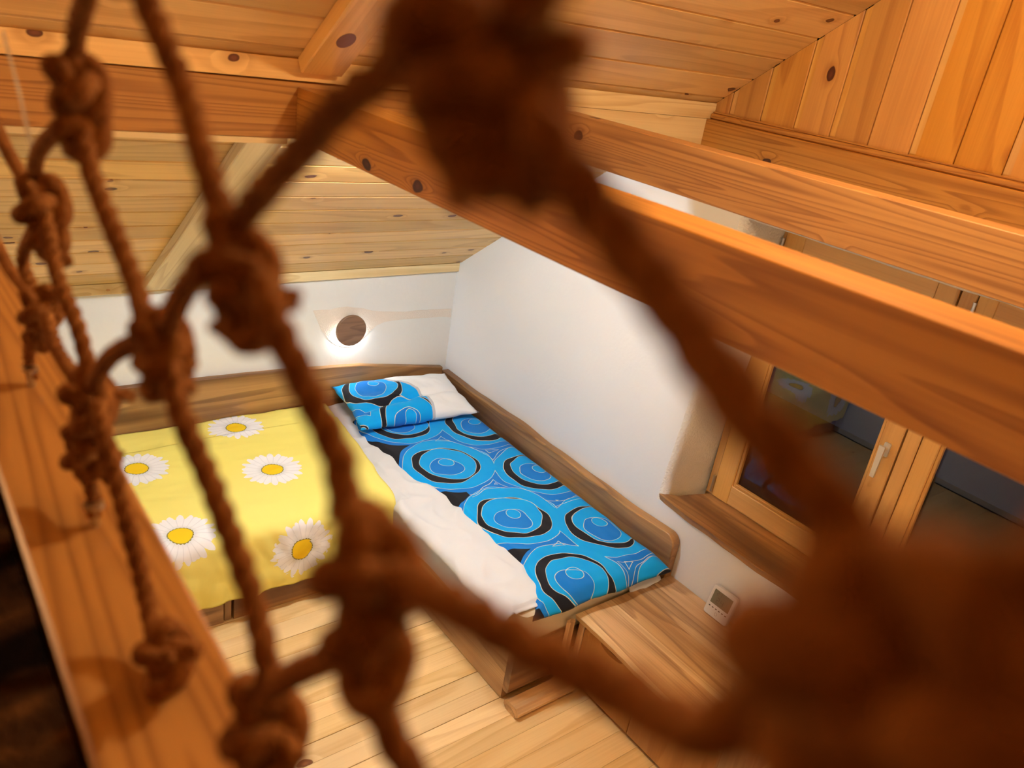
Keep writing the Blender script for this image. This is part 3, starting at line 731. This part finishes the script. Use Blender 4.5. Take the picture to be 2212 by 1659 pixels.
def yellow_sheet(name, v0, v1, zoff, parent, nv, thick=0.012):
    nu = 130; S = 1.50
    L = 1.03 + 0.34
    def fn(u, v):
        s = v0 + (v1 - v0) * v           # distance from the wall side over the top and down the front
        xr = lerp_tab([(0, -0.90), (0.5, -0.955), (1.0, -1.02), (1.5, -1.07)], s) + 0.008 * nz(s * 7, 4)
        x = -2.82 + (xr + 2.82) * u
        top = 1.03
        wr = 0.009 * nz(x * 2.2, s * 4, 3) + 0.006 * nz(x * 5, s * 9, 5) + 0.006 * (0.3 - abs(nz(x * 5 + s * 2, s * 14, 9)))
        if s < top: y, z = -0.05 - s, -0.105 + wr
        else:
            a = min((s - top) / 0.10, 1.0) * PI / 2
            y = -0.05 - top - 0.075 * math.sin(a); z = -0.105 - 0.07 * (1 - math.cos(a)) - max(0, s - top - 0.10) * (1.0 + 0.06 * nz(x * 5, 2)) + wr * (1 - a / 2)
            y -= 0.022 * nz(x * 9, s * 3, 1) * (s - top) / 0.3 + 0.008 * nz(x * 22, s * 12, 8)
        er = min(1, (1 - u) * nu / 10); z += -0.012 * (1 - math.sin(er * PI / 2))
        return (x, y, z + zoff)
    vs, fs = sheet(nu, nv, fn, thick)
    o = meshobj(name, vs, fs, DAISY, parent, YL, smooth=True)
    me = o.data; uvl = me.uv_layers.new(name='UVMap'); W = nu + 1; N = W * (nv + 1)
    xs = {}
    for lp in me.loops:
        i = lp.vertex_index % N; jj = i // W
        s = v0 + (v1 - v0) * jj / nv
        uvl.data[lp.index].uv = (-(me.vertices[lp.vertex_index].co.x + YL.x), 0.05 + s)
    return o
yd = yellow_sheet('duvet', 0.215, 1.03 + 0.395, 0.022, None, 120)
tag(yd, 'yellow duvet printed with big white daisies hanging over the front of the bed', 'duvet')
yf = yellow_sheet('pillow_cover', 0.0, 0.30, 0.006, None, 30, 0.010)
tag(yf, 'flat yellow daisy cover tucked along the headboard under the yellow duvet', 'bed cover')

# ------------------------------------------------------------------ cabinet at the foot of the blue bed
cb = empty('bedside_cabinet', (-0.32, -2.6, FLOOR), 'low wooden cabinet with a live-edge plank top at the foot of the blue bed', 'cabinet')
CT = -0.232; cy0, cy1 = -2.168, -3.02
boxbar('side_panel', (-0.60, cy0 - 0.032, FLOOR), (-0.006, cy0 - 0.008, CT - 0.036), 'z', ACACIAL, cb, 0.003)
boxbar('side_panel', (-0.60, cy1 + 0.01, FLOOR), (-0.006, cy1 + 0.034, CT - 0.036), 'z', ACACIAL, cb, 0.003)
boxbar('back_panel', (-0.03, cy1 + 0.034, FLOOR), (-0.006, cy0 - 0.032, CT - 0.036), 'y', ACACIAL, cb, 0.002)
boxbar('bottom_panel', (-0.60, cy1 + 0.034, FLOOR + 0.02), (-0.03, cy0 - 0.032, FLOOR + 0.04), 'y', ACACIAL, cb, 0.002)
boxbar('corner_post', (-0.628, cy0 - 0.045, FLOOR), (-0.60, cy0 - 0.008, CT - 0.036), 'z', ACACIAL, cb, 0.006)
DOORW = wood('honey_door', (0.56, 0.29, 0.09), (0.46, 0.21, 0.055), (0.33, 0.13, 0.03), (0.2, 0.08, 0.03), ring=5, knots=0.05, var=0.05)
for ya, yb_ in ((cy0 - 0.048, -2.575), (-2.58, cy1 + 0.01)):
    cxm = (ya + yb_) / 2
    # door with a finger notch in its upper edge
    out = [(ya, FLOOR + 0.02), (ya, CT - 0.05)]
    for k in range(13):
        a = PI * k / 12
        out.append((cxm + 0.075 * math.cos(a), CT - 0.05 - 0.030 * math.sin(a)))
    out += [(yb_, CT - 0.05), (yb_, FLOOR + 0.02)]
    vs, fs = prism(out, 0.02, lambda u, v, d: Vector((-0.601 - d, u, v)))
    M = Matrix(((0, 0, 1, -0.61), (0, 1, 0, cxm), (1, 0, 0, -0.4), (0, 0, 0, 1)))
    meshobj('door', [M.inverted() @ v for v in vs], fs, DOORW, cb, M=M)
boxbar('shade_sheet', (-0.598, cy1 + 0.04, FLOOR + 0.045), (-0.59, cy0 - 0.035, CT - 0.04), 'y', DARKGAP, cb, 0.001)  # dark sheet standing in for the shade behind the door notches
# plank top: five staves, the outer one with a live edge
tp_ = [(-0.655, -0.625, SAP), (-0.625, -0.46, ACACIAL), (-0.46, -0.425, SAP), (-0.425, -0.26, ACACIAL), (-0.26, -0.14, ACACIAL), (-0.14, -0.005, ACACIAL)]
for i, (xa, xb, m) in enumerate(tp_):
    n = 24; pl = []
    for k in range(n + 1):
        y = cy0 + (cy1 - cy0) * k / n
        w_ = (0.005 * math.sin(k * 0.35 + 0.4) + 0.004 * nz(k * 0.5, 3)) if i == 0 else 0.0
        pl.append((xa + w_ * (1 if i == 0 else 0) + 0.0, y))
    if i == 0:
        pr = [(xb + 0.016 * math.sin(k * 0.21 + 1.2), cy0 + (cy1 - cy0) * k / n) for k in range(n, -1, -1)]; save = pr[::-1]
        pr = [(x - 0.0004, y) for x, y in pr]
    else:
        pr = [(xb - 0.0004, cy1), (xb - 0.0004, cy0)]
        if i == 1: pl = [(x + 0.0004, y) for x, y in save]
    poly = pl + pr; nn_ = len(poly)
    vs = [Vector((x, y, CT)) for x, y in poly] + [Vector((x + (0.014 if (i == 0 and q <= n) else 0), y, CT - 0.035)) for q, (x, y) in enumerate(poly)]
    fs = [list(range(nn_)), list(range(2 * nn_ - 1, nn_ - 1, -1))] + [[q, (q + 1) % nn_, nn_ + (q + 1) % nn_, nn_ + q] for q in range(nn_)]
    c = Vector(((xa + xb) / 2, -2.6, CT))
    M = Matrix(((0, 1, 0, c.x), (1, 0, 0, c.y), (0, 0, -1, c.z), (0, 0, 0, 1)))
    meshobj('top_stave', [M.inverted() @ v for v in vs], fs, m, cb, M=M)

# small thermostat leaning on the wall
dv = empty('digital_clock', (-0.06, -2.505, CT), 'small white digital thermometer with a grey screen leaning on the wall on the cabinet', 'thermometer')
W_, H_ = 0.135, 0.150
ax = Vector((0, -1, 0)).normalized(); tilt = math.radians(14)
upv = Vector((math.sin(tilt), 0, math.cos(tilt))); nv_ = Vector((-math.cos(tilt), 0, math.sin(tilt)))
org = Vector((-0.062, -2.505, CT + 0.003))
def dpt(u, v, d): return org + ax * u + upv * (v + H_ / 2) + nv_ * d
def dpiece(name, poly, d0, d1, mat, parent):
    vs, fs = prism(poly, d1 - d0, lambda u, v, d: dpt(u, v, d0 + d)); return meshobj(name, vs, fs, mat, parent, org)
bd = dpiece('case', rounded(W_, H_, 0.012), -0.012, 0.010, GREYW, dv)
bv = bd.modifiers.new('b', 'BEVEL'); bv.width = 0.003; bv.segments = 2
sc = dpiece('screen', [(x, y + 0.022) for x, y in rounded(0.105, 0.070, 0.002)], 0.010, 0.0112, LCD, dv)
rnd = random.Random(3)
def seg7(ch, cx, cy, h):
    w = h * 0.5; tks = h * 0.09; T = {'0': 'abcdef', '1': 'bc', '2': 'abged', '3': 'abgcd', '4': 'fgbc', '5': 'afgcd', '6': 'afgedc', '8': 'abcdefg'}[ch]
    R = dict(a=(0, h / 2, w, tks), g=(0, 0, w, tks), d=(0, -h / 2, w, tks), b=(w / 2, h / 4, tks, h / 2), c=(w / 2, -h / 4, tks, h / 2), f=(-w / 2, h / 4, tks, h / 2), e=(-w / 2, -h / 4, tks, h / 2))
    for s in T:
        x, y, a, b = R[s]; dpiece('digit_segment', rounded(a, b, min(a, b) * 0.3, 1), 0.0111, 0.01135, LCDINK, sc) if False else segs.append([(cx + x + p, cy + y + q) for p, q in rounded(a, b, min(a, b) * 0.3, 1)])
segs = []
seg7('2', -0.030, 0.044, 0.018); seg7('1', -0.014, 0.044, 0.018); seg7('2', -0.018, 0.012, 0.026); seg7('4', 0.006, 0.012, 0.026)
parts = [prism(p, 0.0002, lambda u, v, d: dpt(u, v, 0.0113 + d)) for p in segs]
meshobj('screen_digits', *join(parts), LCDINK, sc, org)
for k in range(6):
    dpiece('button', [(-0.047 + 0.0188 * k + x, -0.030 + y) for x, y in rounded(0.009, 0.0045, 0.001, 2)], 0.0095, 0.0115, BLACKP, dv)
vs, fs = tube([dpt(0.0075 * math.cos(a) , -0.052 + 0.0075 * math.sin(a), 0.0102) for a in [2 * PI * k / 20 for k in range(20)]], 0.0008, 6, True)
meshobj('emblem', vs, fs, plain('grey_print', (0.35, 0.35, 0.36), 0.5), dv, org)
dpiece('stand', [(-0.02, -0.05), (0.02, -0.05), (0.015, 0.03), (-0.015, 0.03)], -0.03, -0.012, GREYW, dv)

# white paper / cloth tucked between bed and rail at the foot
def tuck(u, v):
    return (-0.30 + 0.20 * u, -2.145 - 0.04 * v, -0.20 + 0.035 * u - 0.05 * v + 0.01 * nz(u * 5, v * 4))
vs, fs = sheet(14, 8, tuck, 0.002)
tag(meshobj('white_cloth', vs, fs, WHITEFAB, None, (-0.2, -2.15, -0.2), smooth=True), 'crumpled white cloth corner between the blue duvet and the cabinet top', 'cloth')

# ------------------------------------------------------------------ round wall lamp
wl_ = empty('wall_lamp', (-0.752, 0, 0.353), 'round brown wooden wall lamp glowing below on the low wall', 'lamp')
LM = Matrix.Translation((-0.752, -0.028, 0.353)) @ Matrix.Rotation(PI / 2, 4, 'X')
vs, fs = lathe([(0.0, 0.0), (0.094, 0.0), (0.098, 0.003), (0.098, 0.017), (0.095, 0.020), (0.0, 0.020)], 48)
me_disc = meshobj('wooden_disc', [LM @ Vector(v) for v in vs], fs, DISC, wl_, (-0.752, -0.035, 0.353))
vs, fs = lathe([(0.0, 0.0), (0.05, 0.0), (0.05, 0.024), (0.0, 0.024)], 24)
LM2 = Matrix.Translation((-0.752, -0.003, 0.353)) @ Matrix.Rotation(PI / 2, 4, 'X')
meshobj('lamp_base', [LM2 @ Vector(v) for v in vs], fs, GREYW, wl_, (-0.752, -0.01, 0.353))
arc = [(-0.752 + 0.076 * math.cos(a), -0.015, 0.353 + 0.076 * math.sin(a)) for a in [PI + PI * 0.16 + PI * 0.68 * k / 24 for k in range(25)]]
LEDW = plain('cool_led', (1, 1, 1), 0.5, emit=(0.86, 0.93, 1.0), estr=SCONCE_E)
meshobj('led_ring', *tube(arc, 0.005, 8), LEDW, wl_, (-0.752, -0.015, 0.29))

# ------------------------------------------------------------------ room lights
lb = empty('led_batten', (-1.20, -1.59, 1.83), 'white led batten fixed behind the purlin', 'lamp')
boxbar('housing', (-1.76, -1.6565, 1.81), (-0.94, -1.646, 1.85), 'x', GREYW, lb, 0.003)
LEDB = plain('neutral_led', (1, 1, 1), 0.5, emit=(0.76, 0.90, 1.0), estr=LED_E)
meshobj('diffuser', *tube([(-1.75 + 0.80 * k / 8, -1.628, 1.842) for k in range(9)], 0.013, 10), LEDB, lb, (-1.2, -1.628, 1.842))
tag(boxbar('purlin', (XL, YF - PY - 0.083, 1.757), (-0.03, YF - PY, 1.921), 'x', BEAM, None, 0.002), 'pine purlin under the opposite slope of the ceiling', 'beam')
lb2 = empty('led_batten', (-1.4, YF - PY - 0.14, 1.80), 'led batten fixed behind the opposite purlin', 'lamp')
boxbar('housing', (-1.85, YF - PY - 0.094, 1.78), (-0.95, YF - PY - 0.0835, 1.82), 'x', GREYW, lb2, 0.003)
LEDB2 = plain('warm_white_led', (1, 1, 1), 0.5, emit=(0.86, 0.93, 1.0), estr=LED2_E)
meshobj('diffuser', *tube([(-1.84 + 0.88 * k / 8, YF - PY - 0.113, 1.800) for k in range(9)], 0.013, 10), LEDB2, lb2, (-1.4, YF - PY - 0.148, 1.8))
def globe(name, loc, r, mat, label):
    g = empty(name, loc, label, 'lamp')
    M = Matrix.Translation(loc)
    prof = [(r * math.sin(PI * k / 16), -r * math.cos(PI * k / 16)) for k in range(17)]
    prof[0] = (0.001, -r); prof[-1] = (0.001, r)
    vs, fs = lathe(prof, 24); meshobj('globe_shade', [M @ Vector(v) for v in vs], fs, mat, g, loc, smooth=True)
    zc = cz(loc[1])
    meshobj('cable', *tube([(loc[0], loc[1], loc[2] + r), (loc[0], loc[1], zc)], 0.003, 6), BLACKP, g, loc)
    return g
WARM = plain('warm_globe', (1, 1, 1), 0.5, emit=(1.0, 0.83, 0.56), estr=RIDGE_E)
globe('pendant_lamp', (-1.35, -3.25, 2.88), 0.07, WARM, 'round warm pendant lamp under the ridge of the room')
WARM2 = plain('warm_loft_globe', (1, 1, 1), 0.5, emit=(1.0, 0.58, 0.25), estr=LOFT_E)
fp = (-3.85, -2.30, 1.7905)
fl_ = empty('loft_floor_lamp', fp, 'warm globe lamp standing on the loft floor', 'lamp')
vs, fs = lathe([(0.001, 0.0), (0.09, 0.0), (0.09, 0.012), (0.02, 0.02), (0.012, 0.03), (0.012, 0.06), (0.001, 0.06)], 24)
meshobj('lamp_foot', [Vector(v) + Vector(fp) for v in vs], fs, BLACKP, fl_, fp)
prof = [(max(0.001, 0.07 * math.sin(PI * k / 16)), 0.13 - 0.07 * math.cos(PI * k / 16)) for k in range(17)]
vs, fs = lathe(prof, 24); meshobj('globe_shade', [Vector(v) + Vector(fp) for v in vs], fs, WARM2, fl_, fp, smooth=True)

# ------------------------------------------------------------------ rope net
NX = -2.85
ROPES = {
    'A_B': [(-3.9521, 2.1549), (-3.931, 2.1436), (-3.8991, 2.1246), (-3.8644, 2.1027), (-3.8431, 2.0842)],
    'A_D': [(-3.9937, 2.1576), (-4.0113, 2.1483), (-4.0249, 2.1393), (-4.0408, 2.1306), (-4.0564, 2.1242), (-4.0704, 2.1179), (-4.0794, 2.1116), (-4.086, 2.1052)],
    'B_E': [(-3.8737, 2.0788), (-3.8974, 2.0682), (-3.9197, 2.0526), (-3.934, 2.0408), (-3.9463, 2.0287)],
    'E_D': [(-3.975, 2.0286), (-4.0058, 2.0408), (-4.0291, 2.0471), (-4.0528, 2.0552), (-4.07, 2.0632), (-4.0803, 2.076), (-4.0852, 2.0887)],
    'upB': [(-3.69, 2.205), (-3.7355, 2.1686), (-3.7652, 2.1453), (-3.7983, 2.1211), (-3.8239, 2.1044), (-3.8454, 2.0898)],
    'B_G': [(-3.8385, 2.0742), (-3.8067, 2.0548), (-3.7778, 2.0324), (-3.7592, 2.0154)],
    'F_G': [(-3.6109, 2.0885), (-3.6417, 2.0624), (-3.6805, 2.0377), (-3.7086, 2.0196), (-3.7361, 2.0101)],
    'upF': [(-3.69, 2.205), (-3.67, 2.16), (-3.6188, 2.1317), (-3.5948, 2.1105)],
    'F_J': [(-3.5707, 2.0766), (-3.4831, 2.0399), (-3.4379, 2.0105)],
    'G_I': [(-3.7653, 2.0028), (-3.7916, 1.9891), (-3.8279, 1.969), (-3.8664, 1.9429), (-3.8916, 1.9273), (-3.8976, 1.9084)],
    'G_H': [(-3.7394, 2.0053), (-3.6774, 1.9713), (-3.6213, 1.9358), (-3.5821, 1.9052)],
    'J_H': [(-3.4714, 1.9951), (-3.5155, 1.9643), (-3.5593, 1.9429), (-3.5842, 1.913)],
    'J_K': [(-3.4247, 1.972), (-3.3606, 1.9263), (-3.394, 1.9089)],
    'H_L': [(-3.6082, 1.9071), (-3.6456, 1.8894), (-3.6768, 1.8504), (-3.7027, 1.816), (-3.7387, 1.80)],
    'H_tie': [(-3.5605, 1.8773), (-3.5241, 1.8261), (-3.563, 1.812), (-3.5727, 1.7975)],
    'K_tie': [(-3.3794, 1.8788), (-3.3146, 1.8173), (-3.3218, 1.797)],
    'K_H': [(-3.4413, 1.9059), (-3.4869, 1.8967), (-3.5443, 1.8952)],
    'E_dn': [(-3.9663, 1.9848), (-3.9817, 1.9769), (-3.9997, 1.9641), (-4.03, 1.94), (-4.06, 1.90)],
    'E_I': [(-3.9541, 1.9856), (-3.9202, 1.9471), (-3.888, 1.9096), (-3.8686, 1.8944)],
    'upJ': [(-3.4191, 1.9992), (-3.3319, 2.0128), (-3.2147, 2.0312)],
    'upK': [(-3.3791, 1.8996), (-3.2541, 1.8888), (-3.1062, 1.8943)],
    'I_tie': [(-3.8845, 1.8832), (-3.90, 1.85), (-3.895, 1.797)],
    'upA': [(-3.9769, 2.1624), (-3.9674, 2.1745), (-3.9534, 2.1903), (-3.92, 2.26)],
    'upA2': [(-3.9958, 2.1667), (-4.0046, 2.1777), (-4.016, 2.1891), (-4.04, 2.25)],
    'D_r': [(-4.0931, 2.1043), (-4.0996, 2.1142), (-4.1066, 2.1237), (-4.13, 2.16), (-4.17, 2.22)],
    'D_dn': [(-4.0961, 2.0981), (-4.1078, 2.0971), (-4.1187, 2.0932), (-4.15, 2.07), (-4.19, 2.03)]}
KNOTS = {'A': (-3.9809, 2.1594, 1.15), 'B': (-3.8525, 2.0752, 1.0), 'F': (-3.6089, 2.1003, 1.05), 'G': (-3.7588, 2.0076, 0.9), 'H': (-3.587, 1.8988, 1.15), 'J': (-3.4612, 1.9992, 1.15),
         'K': (-3.4101, 1.9005, 1.0), 'E': (-3.9611, 2.0192, 1.0), 'E2': (-3.9655, 1.9926, 0.9), 'D': (-4.0904, 2.092, 1.1), 'I': (-3.8892, 1.8903, 1.1), 'L': (-3.7472, 1.808, 1.05), 'F2': (-3.6140, 2.0800, 0.95), 'J2': (-3.4720, 1.9780, 0.9), 'H2': (-3.5570, 1.8420, 1.0), 'H3': (-3.566, 1.866, 0.9), 'G2': (-3.7570, 1.9930, 0.8), 'B2': (-3.8660, 2.0660, 0.85), 'K2': (-3.392, 1.872, 0.8), 'A2': (-3.989, 2.153, 1.0), 'D2': (-4.099, 2.090, 1.0), 'D3': (-4.1045, 2.1015, 0.95)}
net = empty('rope_net', (NX, -3.7, 1.79), 'knotted brown jute rope net stretched above the loft edge, close to the camera', 'net')
def strand_rope(P, r=0.0052, pitch=0.034):
    C = catmull(P, 0.004)
    T = [(C[min(i + 1, len(C) - 1)] - C[max(i - 1, 0)]).normalized() for i in range(len(C))]
    u = T[0].orthogonal().normalized(); U = []
    for t in T:
        u = (u - t * u.dot(t)).normalized(); U.append(u.copy())
    parts = []; s = 0.0; S = [0.0]
    for a, b in zip(C, C[1:]): s += (b - a).length; S.append(s)
    for k in range(3):
        pts = []
        for c, t, uu, q in zip(C, T, U, S):
            a = 2 * PI * (q / pitch + k / 3); v = t.cross(uu)
            wob = 1 + 0.10 * nz(q * 90, k * 3.3)
            pts.append(c + (uu * math.cos(a) + v * math.sin(a)) * r * 0.52 * wob)
        parts.append(tube(pts, [r * 0.60 * (1 + 0.10 * nz(q * 120, k * 5.1, 2)) for q in S], 7))
    return join(parts)
rk = random.Random(11)
for nm, pts in ROPES.items():
    P = []
    for i, (y, z) in enumerate(pts): P.append(Vector((NX + 0.002 * math.sin(i * 1.7 + len(nm)), y, z)))
    vs, fs = strand_rope(P)
    meshobj('rope', vs, fs, ROPE, net, P[0], smooth=True)
for nm, (y, z, sc_) in KNOTS.items():
    c = Vector((NX, y, z)); ph = rk.random() * 6
    pts = []
    for k in range(72):
        t = 2 * PI * k / 72
        p = Vector(((math.cos(2 * t) * (2 + math.cos(3 * t))) * 0.0036, (math.sin(2 * t) * (2 + math.cos(3 * t))) * 0.0042, math.sin(3 * t) * 0.0085 + math.sin(2 * t + ph) * 0.006))
        pts.append(c + (Matrix.Rotation(ph, 3, 'Z') @ p) * sc_)
    kn = tube(pts, [0.0062 * sc_ * (1 + 0.12 * math.sin(k * 0.9)) for k in range(72)], 10, True)
    extra = []
    for q in range(2):                      # loose rope ends sticking out of the knot
        d = Vector((rk.uniform(-0.3, 0.6), rk.uniform(-1, 1), rk.uniform(-1, 0.6))).normalized()
        extra.append(strand_rope([c, c + d * 0.014 * sc_, c + d * 0.024 * sc_ + Vector((0, 0, -0.004))], 0.0046, 0.03))
    meshobj('knot', *join([kn] + extra), ROPE, net, c, smooth=True)
# loops that tie the net to nails on the beam
for y in (-3.5727, -3.3218, -3.747, -3.893):
    vs, fs = tube([(NX, y, 1.7902), (NX, y, 1.806)], 0.003, 8); hd_ = tube([(NX, y, 1.806), (NX, y, 1.809)], 0.007, 10)
    meshobj('nail', *join([(vs, fs), hd_]), STEEL, net, (NX, y, 1.79))
# clear plastic strip hanging in the net
t = NT('clear_plastic'); t.b.inputs['Base Color'].default_value = (0.9, 0.92, 0.95, 1); t.b.inputs['Roughness'].default_value = 0.25; t.b.inputs['Transmission Weight'].default_value = 0.75; t.b.inputs['IOR'].default_value = 1.2
cs = catmull([(NX + 0.004, -3.335, 2.10), (NX + 0.004, -3.3525, 2.087), (NX + 0.002, -3.3968, 2.0664), (NX, -3.4386, 2.0374)], 0.006)
vs = []
for i, p in enumerate(cs):
    for dx, dy in ((-0.0012, -0.004), (0.0012, -0.004), (0.0012, 0.004), (-0.0012, 0.004)): vs.append(p + Vector((dx, dy * 1.2, dy * 0.8)))
n = len(cs); fs = [[4 * i + k, 4 * i + (k + 1) % 4, 4 * i + 4 + (k + 1) % 4, 4 * i + 4 + k] for i in range(n - 1) for k in range(4)] + [[3, 2, 1, 0], [4 * n - 4, 4 * n - 3, 4 * n - 2, 4 * n - 1]]
tag(meshobj('plastic_strip', vs, fs, t.m, None, (NX, -3.4, 2.06), smooth=False), 'narrow clear plastic strip caught in the rope net at the far left', 'plastic strip')
